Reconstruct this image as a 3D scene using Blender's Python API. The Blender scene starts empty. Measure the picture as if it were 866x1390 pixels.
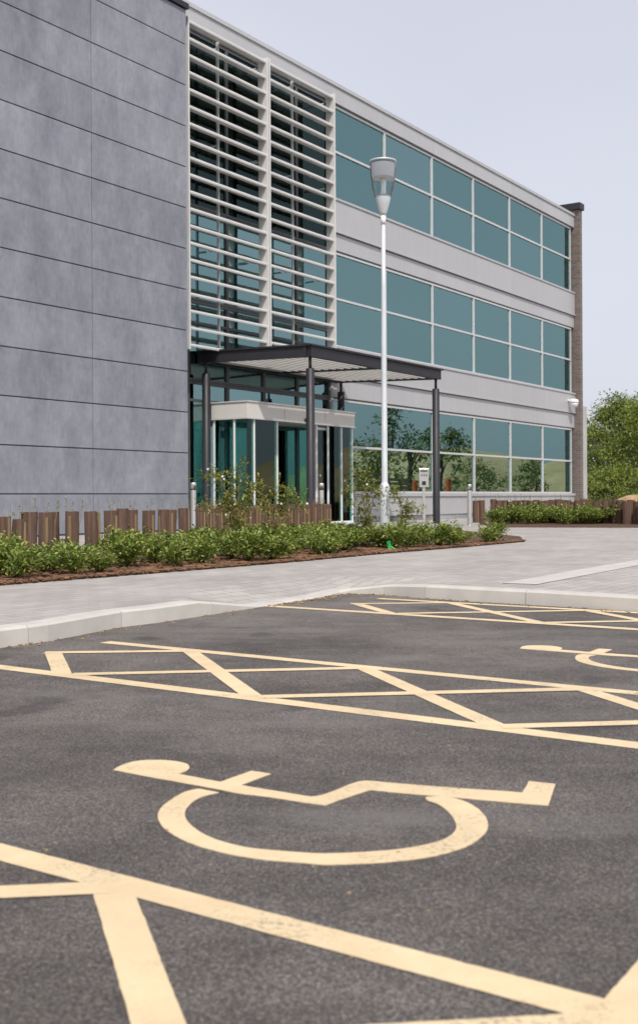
import bpy, math, random
from mathutils import Vector, Matrix
R = math.radians
rnd = random.Random(7)
sc = bpy.context.scene
col = sc.collection

# ------------------------------------------------------------------ surveying helpers
F = 1560.0; PPX, PPY = 433.0, 675.4; ROLL = R(0.3)
EYE = 0.70                                   # eye height over the pavement (z = 0); the car park lies 0.10 lower
LOT = -0.10
def ray(px, py):
    dx, dy = px-PPX, PPY-py
    a = dx*math.cos(ROLL)+dy*math.sin(ROLL); b = -dx*math.sin(ROLL)+dy*math.cos(ROLL)
    return a/F, b/F
def G(px, py, z=0.0):
    a, b = ray(px, py); t = (z-EYE)/b
    return Vector((a*t, t, z))
def AT(px, Y, z=0.0):                        # point at depth Y, in column px, at height z
    py = PPY-(z-EYE)/Y*F
    a, b = ray(px, py)
    return Vector((a*Y, Y, z))
TH = math.atan(1036/F); CT, ST = math.cos(TH), math.sin(TH)
E0 = 20.16; D0 = E0*CT
u = Vector((ST, CT, 0)); n = Vector((CT, -ST, 0))
FO = Vector((-D0*CT, D0*ST, 0)); FROT = math.pi/2-TH
def fac(s, p, z=0.0):                        # facade coordinates: s along, p out of the wall
    return FO+u*s+n*p+Vector((0, 0, z))

# ------------------------------------------------------------------ materials
def mat(name):
    m = bpy.data.materials.new(name); m.use_nodes = True
    nt = m.node_tree; nt.nodes.clear()
    o = nt.nodes.new('ShaderNodeOutputMaterial'); b = nt.nodes.new('ShaderNodeBsdfPrincipled')
    nt.links.new(b.outputs[0], o.inputs[0])
    return m, nt, b, o
def N(nt, t, **kw):
    x = nt.nodes.new(t)
    for k, v in kw.items():
        if k.startswith('i_'):
            key = k[2:].replace('_', ' ')
            x.inputs[int(key) if key.isdigit() else key].default_value = v
        else: setattr(x, k, v)
    return x
def ramp(nt, src, stops):
    r = nt.nodes.new('ShaderNodeValToRGB'); e = r.color_ramp.elements
    while len(e) < len(stops): e.new(.5)
    for el, (p, c) in zip(e, stops):
        el.position = p; el.color = (c if hasattr(c, '__len__') else (c, c, c))+((1,) if hasattr(c, '__len__') else ()) if hasattr(c, '__len__') else (c, c, c, 1)
    nt.links.new(src, r.inputs[0]); return r.outputs[0]
def noise(nt, vec, scale, detail=4, rough=.6):
    x = N(nt, 'ShaderNodeTexNoise'); x.inputs['Scale'].default_value = scale
    x.inputs['Detail'].default_value = detail; x.inputs['Roughness'].default_value = rough
    nt.links.new(vec, x.inputs['Vector']); return x.outputs[0]
def mixc(nt, f, a, b, mode='MIX'):
    x = N(nt, 'ShaderNodeMix', data_type='RGBA', blend_type=mode)
    for s, v in ((0, f), (6, a), (7, b)):
        if isinstance(v, bpy.types.NodeSocket): nt.links.new(v, x.inputs[s])
        else: x.inputs[s].default_value = v if s == 0 else tuple(v)+(1,)
    return x.outputs[2]
def bump(nt, b, h, strength, dist):
    x = N(nt, 'ShaderNodeBump'); x.inputs['Strength'].default_value = strength; x.inputs['Distance'].default_value = dist
    nt.links.new(h, x.inputs['Height']); nt.links.new(x.outputs[0], b.inputs['Normal'])
def coords(nt, kind='Object', rot=0, scale=(1, 1, 1)):
    t = N(nt, 'ShaderNodeTexCoord'); m = N(nt, 'ShaderNodeMapping')
    m.inputs['Rotation'].default_value = (0, 0, rot); m.inputs['Scale'].default_value = scale
    nt.links.new(t.outputs[kind], m.inputs[0]); return m.outputs[0]
def varied(name, c, rough=.5, metal=0, amp=.12, scale=6, stretch=(1, 1, 1), bumpd=0, spec=.5, fine=0):
    m, nt, b, o = mat(name)
    v = coords(nt, 'Object', 0, stretch)
    f = noise(nt, v, scale)
    lo = tuple(x*(1-amp) for x in c); hi = tuple(min(1, x*(1+amp)) for x in c)
    cc = ramp(nt, f, [(.3, lo), (.7, hi)])
    if fine:
        f2 = noise(nt, v, fine, 2)
        cc = mixc(nt, 1.0, cc, ramp(nt, f2, [(.3, .8), (.7, 1.15)]), 'MULTIPLY')
    nt.links.new(cc, b.inputs['Base Color'])
    b.inputs['Metallic'].default_value = metal; b.inputs['Specular IOR Level'].default_value = spec
    nt.links.new(ramp(nt, f, [(.2, max(.02, rough-.08)), (.8, min(1, rough+.08))]), b.inputs['Roughness'])
    if bumpd: bump(nt, b, f, .5, bumpd)
    return m
M = {}
# tarmac
m, nt, b, o = mat('tarmac'); v = coords(nt)
big = noise(nt, v, .9, 5, .6); mid = noise(nt, v, 5, 4, .65); fine = noise(nt, v, 185, 4, .85); v2 = coords(nt, 'Object', TH, (.25, 1.6, 1)); streak = noise(nt, v2, 1.7, 5, .62)
c0 = ramp(nt, fine, [(.36, (.027, .024, .023)), (.48, (.086, .075, .070)), (.58, (.205, .183, .168)), (.68, (.48, .43, .38))])
c1 = mixc(nt, 1.0, c0, ramp(nt, mid, [(.3, .80), (.7, 1.2)]), 'MULTIPLY')
c1 = mixc(nt, 1.0, c1, ramp(nt, big, [(.3, .66), (.7, 1.42)]), 'MULTIPLY')
dust = ramp(nt, streak, [(.50, 0.0), (.70, .5)])
c2 = mixc(nt, dust, c1, (.20, .19, .18))
vor = N(nt, 'ShaderNodeTexVoronoi'); vor.inputs['Scale'].default_value = 6.0; nt.links.new(v, vor.inputs['Vector'])
speck = ramp(nt, vor.outputs['Distance'], [(.025, 1.0), (.045, 0.0)])
c3 = mixc(nt, speck, c2, (.34, .30, .22))
c3 = mixc(nt, ramp(nt, noise(nt, coords(nt, 'Object', .7, (1, 1, 1)), 2.3, 2, .4), [(.66, 0.0), (.72, .45)]), c3, (.035, .033, .034))
c3 = mixc(nt, ramp(nt, noise(nt, coords(nt, 'Object', 1.9, (.8, 1.3, 1)), 1.35, 6, .72), [(.56, 0.0), (.68, .40)]), c3, (.24, .225, .21))
nt.links.new(c3, b.inputs['Base Color']); b.inputs['Roughness'].default_value = .82; b.inputs['Specular IOR Level'].default_value = .35
bump(nt, b, fine, .9, .006); M['tarmac'] = m
# road paint
m, nt, b, o = mat('thermoplastic_paint'); v = coords(nt)
f = noise(nt, v, 9, 4); g = noise(nt, v, 230, 3, .7)
cc = ramp(nt, f, [(.3, (.69, .53, .325)), (.7, (.77, .61, .385))])
cc = mixc(nt, ramp(nt, g, [(.60, 0.0), (.70, .55)]), cc, (.40, .33, .23))
wear = N(nt, 'ShaderNodeMath', operation='MULTIPLY'); nt.links.new(ramp(nt, noise(nt, v, 3.2, 6, .7), [(.50, 0.0), (.66, 1.0)]), wear.inputs[0]); nt.links.new(ramp(nt, noise(nt, v, 85, 4, .8), [(.50, 0.0), (.60, .75)]), wear.inputs[1])
cc = mixc(nt, wear.outputs[0], cc, (.16, .14, .12))
cc = mixc(nt, 1.0, cc, ramp(nt, noise(nt, v, 1.4, 5, .6), [(.3, .88), (.7, 1.06)]), 'MULTIPLY')
nt.links.new(cc, b.inputs['Base Color']); b.inputs['Roughness'].default_value = .6; bump(nt, b, g, .5, .002); M['paint'] = m
# block paving
def paving(name, base, amp=.12):
    m, nt, b, o = mat(name); v = coords(nt, 'Object', -(FROT)+.0)
    br = N(nt, 'ShaderNodeTexBrick'); nt.links.new(v, br.inputs['Vector'])
    br.inputs['Scale'].default_value = 1; br.inputs['Brick Width'].default_value = .24; br.inputs['Row Height'].default_value = .12
    br.inputs['Mortar Size'].default_value = .004; br.inputs['Mortar Smooth'].default_value = .3; br.inputs['Bias'].default_value = 0
    br.inputs['Color1'].default_value = tuple(x*(1-amp*1.4) for x in base)+(1,); br.inputs['Color2'].default_value = tuple(x*(1+amp) for x in base)+(1,)
    br.inputs['Mortar'].default_value = tuple(x*.45 for x in base)+(1,)
    f = noise(nt, v, 1.1, 5); f2 = noise(nt, v, 60, 3)
    cc = mixc(nt, 1.0, br.outputs['Color'], ramp(nt, f, [(.3, .85), (.7, 1.12)]), 'MULTIPLY')
    cc = mixc(nt, 1.0, cc, ramp(nt, f2, [(.3, .88), (.7, 1.1)]), 'MULTIPLY')
    nt.links.new(cc, b.inputs['Base Color']); b.inputs['Roughness'].default_value = .8
    bump(nt, b, br.outputs['Fac'], -.4, .004); return m
M['paving'] = paving('block_paving', (.385, .358, .335), .07)
M['pale_paving'] = paving('pale_block_paving', (.52, .49, .45), .06)
M['kerb'] = varied('kerb_concrete', (.50, .475, .44), .85, amp=.10, scale=4, bumpd=.002)
# cladding of the windowless block
m, nt, b, o = mat('slate_grey_panel'); v = coords(nt, 'Object'); vs = coords(nt, 'Object', 0, (1, 1, .45))
a1 = noise(nt, vs, 1.3, 6, .65); a2 = noise(nt, v, 5, 6, .7); a3 = noise(nt, vs, 14, 3, .6)
cc = ramp(nt, a1, [(.28, (.170, .182, .218)), (.72, (.300, .312, .355))])
cc = mixc(nt, .8, cc, ramp(nt, a2, [(.3, .86), (.72, 1.14)]), 'MULTIPLY')
cc = mixc(nt, .5, cc, ramp(nt, a3, [(.3, .85), (.7, 1.15)]), 'MULTIPLY')
geo = N(nt, 'ShaderNodeNewGeometry')
cc = mixc(nt, 1.0, cc, ramp(nt, geo.outputs['Random Per Island'], [(0, .90), (1, 1.08)]), 'MULTIPLY')
nt.links.new(cc, b.inputs['Base Color']); b.inputs['Roughness'].default_value = .62; bump(nt, b, a2, .3, .004); M['slate'] = m
M['joint'] = varied('dark_joint', (.13, .135, .15), .9)
M['alu'] = varied('silver_grey_cladding', (.47, .47, .485), .42, .15, amp=.035, scale=.8)
def streaks(m, amt):
    nt = m.node_tree; b = next(x for x in nt.nodes if x.type == 'BSDF_PRINCIPLED'); src = b.inputs['Base Color'].links[0].from_socket
    v = coords(nt, 'Object', 0, (1, 1, .06)); f = ramp(nt, noise(nt, v, 5, 5, .7), [(.35, 1-amt), (.65, 1+amt*.3)])
    geo = N(nt, 'ShaderNodeNewGeometry'); g = ramp(nt, geo.outputs['Random Per Island'], [(0, .955), (1, 1.03)])
    cc = mixc(nt, 1.0, mixc(nt, 1.0, src, f, 'MULTIPLY'), g, 'MULTIPLY'); nt.links.new(cc, b.inputs['Base Color'])
streaks(M['alu'], .035)
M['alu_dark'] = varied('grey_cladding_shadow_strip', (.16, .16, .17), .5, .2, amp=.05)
M['frame'] = varied('window_frame_grey', (.60, .60, .61), .4, .2, amp=.04)
M['louvre'] = varied('louvre_white', (.62, .61, .60), .45, .1, amp=.05, scale=3)
M['cream'] = varied('cream_fascia', (.66, .64, .60), .4, .05, amp=.04, scale=2)
M['char'] = varied('charcoal_steel', (.020, .0195, .025), .5, .1, amp=.1, scale=4)
M['darkframe'] = varied('dark_frame', (.10, .105, .11), .45, .2)
M['galv'] = varied('galvanised_steel', (.66, .69, .71), .45, .35, amp=.10, scale=9, stretch=(1, 1, .3))
M['white'] = varied('white_enamel', (.80, .80, .80), .35, amp=.02)
M['steel'] = varied('brushed_stainless', (.62, .60, .57), .3, .8, amp=.08, scale=20, stretch=(1, 1, .1))
M['black'] = varied('black_plastic', (.02, .02, .022), .45)
M['rubber'] = varied('grey_gasket', (.12, .12, .12), .8)
M['interior'] = varied('interior_wall', (.42, .42, .40), .8, amp=.1, scale=.7)
M['interior_dark'] = varied('interior_carpet', (.10, .10, .10), .9, amp=.2)
M['blind'] = varied('roller_blind', (.72, .76, .74), .85, amp=.10, scale=.35)
M['green_sign'] = varied('exit_sign_green', (.01, .30, .16), .4)
M['green'] = varied('green_plastic', (.02, .55, .12), .35, amp=.1)
M['orange'] = varied('orange_plastic', (.72, .12, .03), .5)
M['mulch'] = varied('bark_mulch', (.085, .045, .026), .95, amp=.6, scale=16, bumpd=.03, fine=90)
M['chip'] = varied('bark_chip', (.17, .09, .05), .9, amp=.5, scale=3)
M['grit'] = varied('tan_grit', (.30, .22, .13), .9, amp=.5, scale=9)
M['timber'] = varied('weathered_timber', (.30, .23, .13), .8, amp=.2, scale=6, stretch=(1, 1, .1))
M['stake'] = varied('stake_wood', (.20, .14, .075), .85, amp=.3, scale=8, stretch=(1, 1, .1))
M['guard'] = varied('brown_mesh_guard', (.112, .066, .047), .9, amp=.5, scale=34, stretch=(1, 1, .06), fine=160)
M['earth'] = varied('tan_earth', (.42, .28, .16), .95, amp=.2, scale=2, bumpd=.05)
M['bark'] = varied('bark', (.10, .08, .055), .95, amp=.3, scale=14, stretch=(1, 1, .2), bumpd=.01)
M['twig'] = varied('green_brown_stem', (.16, .13, .05), .8, amp=.3)
# grass
m, nt, b, o = mat('grassland'); v = coords(nt)
cc = ramp(nt, noise(nt, v, .08, 8, .7), [(.3, (.055, .085, .025)), (.7, (.12, .13, .05))])
cc = mixc(nt, 1.0, cc, ramp(nt, noise(nt, v, 7, 5, .7), [(.3, .7), (.7, 1.3)]), 'MULTIPLY')
nt.links.new(cc, b.inputs['Base Color']); b.inputs['Roughness'].default_value = .95; M['grass'] = m
m, nt, b, o = mat('dry_hill'); v = coords(nt, 'Object')
cc = ramp(nt, noise(nt, v, .12, 8, .7), [(.30, (.46, .34, .17)), (.60, (.74, .52, .30))])
nt.links.new(cc, b.inputs['Base Color']); b.inputs['Roughness'].default_value = .95; M['hill'] = m
# brick
m, nt, b, o = mat('brown_brick'); t = N(nt, 'ShaderNodeTexCoord'); sx = N(nt, 'ShaderNodeSeparateXYZ'); nt.links.new(t.outputs['Object'], sx.inputs[0])
ad = N(nt, 'ShaderNodeMath', operation='ADD'); nt.links.new(sx.outputs[0], ad.inputs[0]); nt.links.new(sx.outputs[1], ad.inputs[1])
cb = N(nt, 'ShaderNodeCombineXYZ'); nt.links.new(ad.outputs[0], cb.inputs[0]); nt.links.new(sx.outputs[2], cb.inputs[1])
br = N(nt, 'ShaderNodeTexBrick'); nt.links.new(cb.outputs[0], br.inputs['Vector'])
br.inputs['Scale'].default_value = 1; br.inputs['Brick Width'].default_value = .225; br.inputs['Row Height'].default_value = .075; br.inputs['Mortar Size'].default_value = .006
br.inputs['Color1'].default_value = (.11, .083, .078, 1); br.inputs['Color2'].default_value = (.18, .14, .125, 1); br.inputs['Mortar'].default_value = (.25, .23, .21, 1)
nt.links.new(br.outputs['Color'], b.inputs['Base Color']); b.inputs['Roughness'].default_value = .85; bump(nt, b, br.outputs['Fac'], -.5, .005); M['brick'] = m
# leaves
def leaf(name, dark, mid, light, scale=7):
    m, nt, b, o = mat(name); v = coords(nt, 'Object')
    f = noise(nt, v, scale, 3, .6)
    geo = N(nt, 'ShaderNodeNewGeometry')
    mx = N(nt, 'ShaderNodeMath', operation='MULTIPLY_ADD'); nt.links.new(geo.outputs['Random Per Island'], mx.inputs[0]); mx.inputs[1].default_value = .6; mx.inputs[2].default_value = -.3
    ad = N(nt, 'ShaderNodeMath', operation='ADD'); nt.links.new(mx.outputs[0], ad.inputs[0]); nt.links.new(f, ad.inputs[1])
    cc = ramp(nt, ad.outputs[0], [(.25, dark), (.5, mid), (.8, light)])
    nt.links.new(cc, b.inputs['Base Color']); b.inputs['Roughness'].default_value = .5
    tr = N(nt, 'ShaderNodeBsdfTranslucent'); nt.links.new(cc, tr.inputs[0])
    mi = N(nt, 'ShaderNodeMixShader'); mi.inputs[0].default_value = .3
    nt.links.new(b.outputs[0], mi.inputs[1]); nt.links.new(tr.outputs[0], mi.inputs[2]); nt.links.new(mi.outputs[0], o.inputs[0])
    return m
M['leaf_shrub'] = leaf('shrub_leaf', (.065, .115, .016), (.185, .255, .035), (.44, .48, .13))
M['leaf_rose'] = leaf('rose_leaf', (.10, .13, .02), (.24, .27, .04), (.42, .38, .09))
M['leaf_tree'] = leaf('tree_leaf', (.08, .13, .02), (.19, .25, .04), (.34, .37, .08), 1.2)
M['leaf_tree2'] = leaf('willow_leaf', (.08, .13, .03), (.20, .25, .05), (.34, .36, .09), 1.0)
# glass: a tinted pane that mirrors more at a glancing angle
def glass(name, tint, ior=1.6, refl=(1, 1, 1)):
    m, nt, b, o = mat(name); nt.nodes.remove(b)
    tr = N(nt, 'ShaderNodeBsdfTransparent'); tr.inputs[0].default_value = tint+(1,)
    gl = N(nt, 'ShaderNodeBsdfGlossy'); gl.inputs['Roughness'].default_value = .012; gl.inputs[0].default_value = refl+(1,)
    fr = N(nt, 'ShaderNodeFresnel'); fr.inputs[0].default_value = ior
    v = coords(nt, 'Object'); bp = N(nt, 'ShaderNodeBump'); bp.inputs['Strength'].default_value = .06; bp.inputs['Distance'].default_value = .02
    nt.links.new(noise(nt, v, .7, 1), bp.inputs['Height']); oi = N(nt, 'ShaderNodeObjectInfo'); wn = N(nt, 'ShaderNodeTexWhiteNoise', noise_dimensions='1D'); nt.links.new(oi.outputs['Random'], wn.inputs['W'])
    sb = N(nt, 'ShaderNodeVectorMath', operation='SUBTRACT'); nt.links.new(wn.outputs['Color'], sb.inputs[0]); sb.inputs[1].default_value = (.5, .5, .5)
    sl_ = N(nt, 'ShaderNodeVectorMath', operation='SCALE'); nt.links.new(sb.outputs[0], sl_.inputs[0]); sl_.inputs['Scale'].default_value = .022
    av = N(nt, 'ShaderNodeVectorMath', operation='ADD'); nt.links.new(sl_.outputs[0], av.inputs[0]); nt.links.new(bp.outputs[0], av.inputs[1])
    nv = N(nt, 'ShaderNodeVectorMath', operation='NORMALIZE'); nt.links.new(av.outputs[0], nv.inputs[0]); nt.links.new(nv.outputs[0], gl.inputs['Normal'])
    vt = mixc(nt, oi.outputs['Random'], tuple(x*.86 for x in refl), tuple(min(1, x*1.08) for x in refl)); nt.links.new(vt, gl.inputs[0])
    mi = N(nt, 'ShaderNodeMixShader'); nt.links.new(fr.outputs[0], mi.inputs[0]); nt.links.new(tr.outputs[0], mi.inputs[1]); nt.links.new(gl.outputs[0], mi.inputs[2])
    nt.links.new(mi.outputs[0], o.inputs[0]); return m
M['glass'] = glass('teal_glass', (.58, .93, .91), 3.9, (.60, 1.0, .99))
M['glass_dark'] = glass('dark_green_glass', (.25, .45, .42), 1.42, (.6, .9, .85))
M['glass_clear'] = glass('clear_green_glass', (.58, .86, .80), 1.6, (.7, .95, .92))
M['lamp_glass'] = glass('lamp_glass', (.93, .95, .95), 1.25)
M['bright_alu'] = varied('bright_aluminium', (.86, .86, .90), .38, .0, amp=.03, scale=5)

# ------------------------------------------------------------------ mesh builder
class MB:
    def __init__(s): s.v = []; s.f = []; s.smooth = []
    def add(s, vs, fs, sm=False):
        k = len(s.v); s.v += [tuple(x) for x in vs]; s.f += [tuple(i+k for i in f) for f in fs]; s.smooth += [sm]*len(fs); return s
    def box(s, x0, x1, y0, y1, z0, z1, mt=None):
        vs = [Vector((x, y, z)) for z in (z0, z1) for y in (y0, y1) for x in (x0, x1)]
        if mt: vs = [mt @ w for w in vs]
        return s.add(vs, [(0, 2, 3, 1), (4, 5, 7, 6), (0, 1, 5, 4), (2, 6, 7, 3), (0, 4, 6, 2), (1, 3, 7, 5)])
    def lathe(s, prof, c=(0, 0, 0), seg=24, mt=None, cap=True):
        vs = []; fs = []
        for r, z in prof:
            for i in range(seg):
                a = 2*math.pi*i/seg; w = Vector((c[0]+r*math.cos(a), c[1]+r*math.sin(a), c[2]+z))
                vs.append(mt @ w if mt else w)
        for j in range(len(prof)-1):
            for i in range(seg):
                a = j*seg+i; b_ = j*seg+(i+1) % seg; fs.append((a, b_, b_+seg, a+seg))
        s.add(vs, fs, True)
        if cap:
            k = len(s.v)-len(vs)
            s.f.append(tuple(range(k+seg-1, k-1, -1))); s.smooth.append(False)
            t = k+(len(prof)-1)*seg; s.f.append(tuple(range(t, t+seg))); s.smooth.append(False)
        return s
    def tube(s, pts, radii, seg=6):
        pts = [Vector(p) for p in pts]
        if not hasattr(radii, '__len__'): radii = [radii]*len(pts)
        vs = []; fs = []
        for j, p in enumerate(pts):
            d = (pts[min(j+1, len(pts)-1)]-pts[max(j-1, 0)]).normalized()
            a = d.cross(Vector((0, 0, 1)) if abs(d.z) < .9 else Vector((1, 0, 0))).normalized(); b_ = d.cross(a)
            for i in range(seg):
                t = 2*math.pi*i/seg; vs.append(p+(a*math.cos(t)+b_*math.sin(t))*radii[j])
        for j in range(len(pts)-1):
            for i in range(seg): fs.append((j*seg+i, j*seg+(i+1) % seg, (j+1)*seg+(i+1) % seg, (j+1)*seg+i))
        fs.append(tuple(range(seg-1, -1, -1))); fs.append(tuple(range((len(pts)-1)*seg, len(pts)*seg)))
        return s.add(vs, fs, True)
    def leafq(s, p, d, up, L, W):
        side = d.cross(up)
        if side.length < 1e-4: side = Vector((1, 0, 0))
        side.normalize(); nn = side.cross(d).normalized()
        s.add([p, p+d*L*.5+side*W*.5+nn*W*.15, p+d*L-nn*L*.12, p+d*L*.5-side*W*.5+nn*W*.15], [(0, 1, 2), (0, 2, 3)])
    def build(s, name, m, parent=None, loc=None, rot=0, bevel=0):
        me = bpy.data.meshes.new(name); me.from_pydata(s.v, [], s.f); me.validate(clean_customdata=False)
        if len(me.polygons) == len(s.smooth): me.polygons.foreach_set('use_smooth', s.smooth)
        me.materials.append(m); o = bpy.data.objects.new(name, me); col.objects.link(o)
        if parent: o.parent = parent
        if loc is not None: o.location = loc
        o.rotation_euler[2] = rot
        if bevel:
            b_ = o.modifiers.new('bevel', 'BEVEL'); b_.width = bevel; b_.segments = 2; b_.limit_method = 'ANGLE'
        return o
def tag(o, label=None, cat=None, group=None, kind=None):
    if label: o['label'] = label
    if cat: o['category'] = cat
    if group: o['group'] = group
    if kind: o['kind'] = kind
    return o
def thing(name, label, cat, loc=(0, 0, 0), rz=0, group=None):
    o = bpy.data.objects.new(name, None); col.objects.link(o); o.location = loc; o.rotation_euler[2] = rz; o.empty_display_size = .2
    return tag(o, label, cat, group)
def copy_tree(o, parent=None):
    c = o.copy(); col.objects.link(c)
    if parent: c.parent = parent
    for ch in list(o.children): copy_tree(ch, c)
    return c
def poly(mb, pts, z0, z1):                   # prism over a simple polygon, triangulated
    from mathutils.geometry import tessellate_polygon
    k = len(pts); tri = tessellate_polygon([[Vector((p[0], p[1], 0)) for p in pts]])
    vs = [(p[0], p[1], z0) for p in pts]+[(p[0], p[1], z1) for p in pts]; fs = []
    for a, b_, c in tri:
        A, B_, C_ = (Vector(pts[i][:2]) for i in (a, b_, c))
        ccw = (B_-A).cross(C_-A) > 0
        t = (a, b_, c) if ccw else (c, b_, a)
        fs.append(tuple(i+k for i in t)); fs.append(t[::-1])
    area = sum(pts[i][0]*pts[(i+1) % k][1]-pts[(i+1) % k][0]*pts[i][1] for i in range(k))
    for i in range(k):
        j = (i+1) % k
        fs.append((i, j, j+k, i+k) if area > 0 else (j, i, i+k, j+k))
    return mb.add(vs, fs)

# ------------------------------------------------------------------ ground
mb = MB(); mb.add([(-900, -300, -.12), (1200, -300, -.12), (1200, 1800, -.12), (-900, 1800, -.12)], [(0, 1, 2, 3)])
tag(mb.build('grass_ground', M['grass']), kind='structure')
# edge between pavement and car park (pixel survey of the kerb foot)
ker_px = [(-420, 935), (-150, 903), (0, 880), (60, 872), (112, 862), (162, 852), (205, 847), (272, 837), (350, 825), (433, 812), (468, 806), (525, 808), (583, 813), (660, 818), (733, 822), (866, 831), (1100, 850), (1500, 885)]
ker = [G(x, y, LOT) for x, y in ker_px]
KT = [0, 0, 0, 0, 0, 0, 0, 0, -.088, -.088, -.07, -.02, 0, 0, 0, 0, 0, 0]      # top height of the kerb along its run
KW = .15
def offset(pts, d):
    out = []
    for i, p in enumerate(pts):
        t = (pts[min(i+1, len(pts)-1)]-pts[max(i-1, 0)]); t.z = 0; t.normalize()
        out.append(p+Vector((-t.y, t.x, 0))*d)
    return out
kb = offset(ker, KW); kb2 = offset(ker, KW+.6)
# car park sheet
mb = MB(); far = [(p.x, p.y) for p in kb]
lot = [(-40, -30), (40, -30), (40, far[-1][1])]+far[::-1]+[(-40, far[0][1])]
k = len(lot)
from mathutils.geometry import tessellate_polygon
tri = tessellate_polygon([[Vector((x, y, 0)) for x, y in lot]])
mb.add([(x, y, LOT-.0) for x, y in lot], [t if (Vector(lot[t[1]])-Vector(lot[t[0]])).cross(Vector(lot[t[2]])-Vector(lot[t[0]])) > 0 else t[::-1] for t in tri])
tag(mb.build('car_park', M['tarmac']), kind='structure')
# pavement: flat sheet behind, with a ramped strip along the kerb so it dips at the dropped kerb
mb = MB()
pv = [(p.x, p.y) for p in kb2]+[(60, kb2[-1].y), (60, 75), (-60, 75), (-60, kb2[0].y)]
tri = tessellate_polygon([[Vector((x, y, 0)) for x, y in pv]])
mb.add([(x, y, 0) for x, y in pv], [t if (Vector(pv[t[1]])-Vector(pv[t[0]])).cross(Vector(pv[t[2]])-Vector(pv[t[0]])) > 0 else t[::-1] for t in tri])
vs = []
for i in range(len(ker)):
    vs += [(kb[i].x, kb[i].y, KT[i]), (kb2[i].x, kb2[i].y, 0)]
mb.add(vs, [(2*i, 2*i+2, 2*i+3, 2*i+1) for i in range(len(ker)-1)])
tag(mb.build('pavement', M['paving']), kind='structure')
# kerb stones: resample the line every 0.9 m so the joints show
def resample(pts, vals, step):
    P = [pts[0]]; V = [vals[0]]; acc = 0
    out = [(pts[0].copy(), vals[0])]
    for i in range(len(pts)-1):
        a, b_ = pts[i], pts[i+1]; L = (b_-a).length; d = step-acc
        while d <= L:
            t = d/L; out.append((a.lerp(b_, t), vals[i]*(1-t)+vals[i+1]*t)); d += step
        acc = L-(d-step)
    return out
def smoothed(pts, vals):
    P = []; V = []
    for i in range(len(pts)-1):
        p0 = pts[max(i-1, 0)]; p1 = pts[i]; p2 = pts[i+1]; p3 = pts[min(i+2, len(pts)-1)]
        for k_ in range(6):
            t = k_/6; q = .5*((2*p1)+(p2-p0)*t+(2*p0-5*p1+4*p2-p3)*t*t+(3*p1-p0-3*p2+p3)*t**3)
            P.append(q); V.append(vals[i]*(1-t)+vals[i+1]*t)
    return P+[pts[-1]], V+[vals[-1]]
kp = resample(ker, KT, .15)
NR = []
for i in range(len(kp)):
    t = kp[min(i+1, len(kp)-1)][0]-kp[max(i-1, 0)][0]; t.normalize(); NR.append(Vector((-t.y, t.x, 0)))
mb = MB()
for i in range(len(kp)-1):
    (a, ha), (b_, hb) = kp[i], kp[i+1]; t = (b_-a).normalized(); gap = .005 if i % 6 == 0 else 0
    c = .014; vs = []
    for p, h, nn in ((a+t*gap, ha+.004, NR[i]), (b_, hb+.004, NR[i+1])):
        vs += [Vector((p.x, p.y, LOT-.05)), Vector((p.x, p.y, h-c))+nn*.006, Vector((p.x, p.y, h))+nn*(c+.008), Vector((p.x, p.y, h))+nn*KW, Vector((p.x, p.y, LOT-.05))+nn*KW]
    mb.add(vs, [(0, 5, 6, 1), (1, 6, 7, 2), (2, 7, 8, 3), (3, 8, 9, 4)]+([(0, 1, 2, 3, 4)] if gap else [])+([(9, 8, 7, 6, 5)] if i % 6 == 5 else []))
tag(mb.build('kerb', M['kerb']), kind='structure')
# grit and dead leaves gathered at the foot of the kerb
mb = MB()
for i in range(1500):
    k_ = rnd.randrange(len(kp)-1); p = kp[k_][0].lerp(kp[k_+1][0], rnd.random())-NR[k_]*abs(rnd.gauss(0, .07)+.012)
    wgt = 1.0 if abs(p.x-.25) < .45 else .30
    if rnd.random() > wgt: continue
    sz = rnd.uniform(.003, .011)
    mt = Matrix.Translation((p.x, p.y, LOT+sz*.5)) @ Matrix.Rotation(rnd.uniform(0, 6.3), 4, 'Z') @ Matrix.Rotation(rnd.uniform(-.5, .5), 4, 'X')
    mb.box(-sz, sz, -sz*.6, sz*.6, -sz*.3, sz*.3, mt)
for i in range(260):                              # loose chippings out on the tarmac
    p = Vector((rnd.uniform(-2.5, 3), rnd.uniform(1.7, 8), 0)); sz = rnd.uniform(.0015, .0042)
    mt = Matrix.Translation((p.x, p.y, LOT+sz*.6)) @ Matrix.Rotation(rnd.uniform(0, 6.3), 4, 'Z') @ Matrix.Rotation(rnd.uniform(-.5, .5), 4, 'X')
    mb.box(-sz, sz, -sz*.7, sz*.7, -sz*.5, sz*.5, mt)
tag(mb.build('grit', M['grit']), 'tan grit and leaf crumbs along the kerb foot and on the tarmac', 'grit', kind='stuff')
# flush pale strip that crosses the paving on the right
A = G(652, 797); mb = MB(); a0 = A+(G(866, 760)-G(652, 797)).normalized()*.42; dirn = (G(866, 760)-G(652, 797)).normalized(); sd = Vector((dirn.y, -dirn.x, 0))
for i in range(16):
    p = a0+dirn*(i*.92); q = p+dirn*.914
    mb.add([p+Vector((0, 0, .004)), p+sd*.30+Vector((0, 0, .004)), q+sd*.30+Vector((0, 0, .004)), q+Vector((0, 0, .004))], [(0, 1, 2, 3)])
tag(mb.build('pale_edging_strip', M['kerb']), kind='structure')

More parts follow.
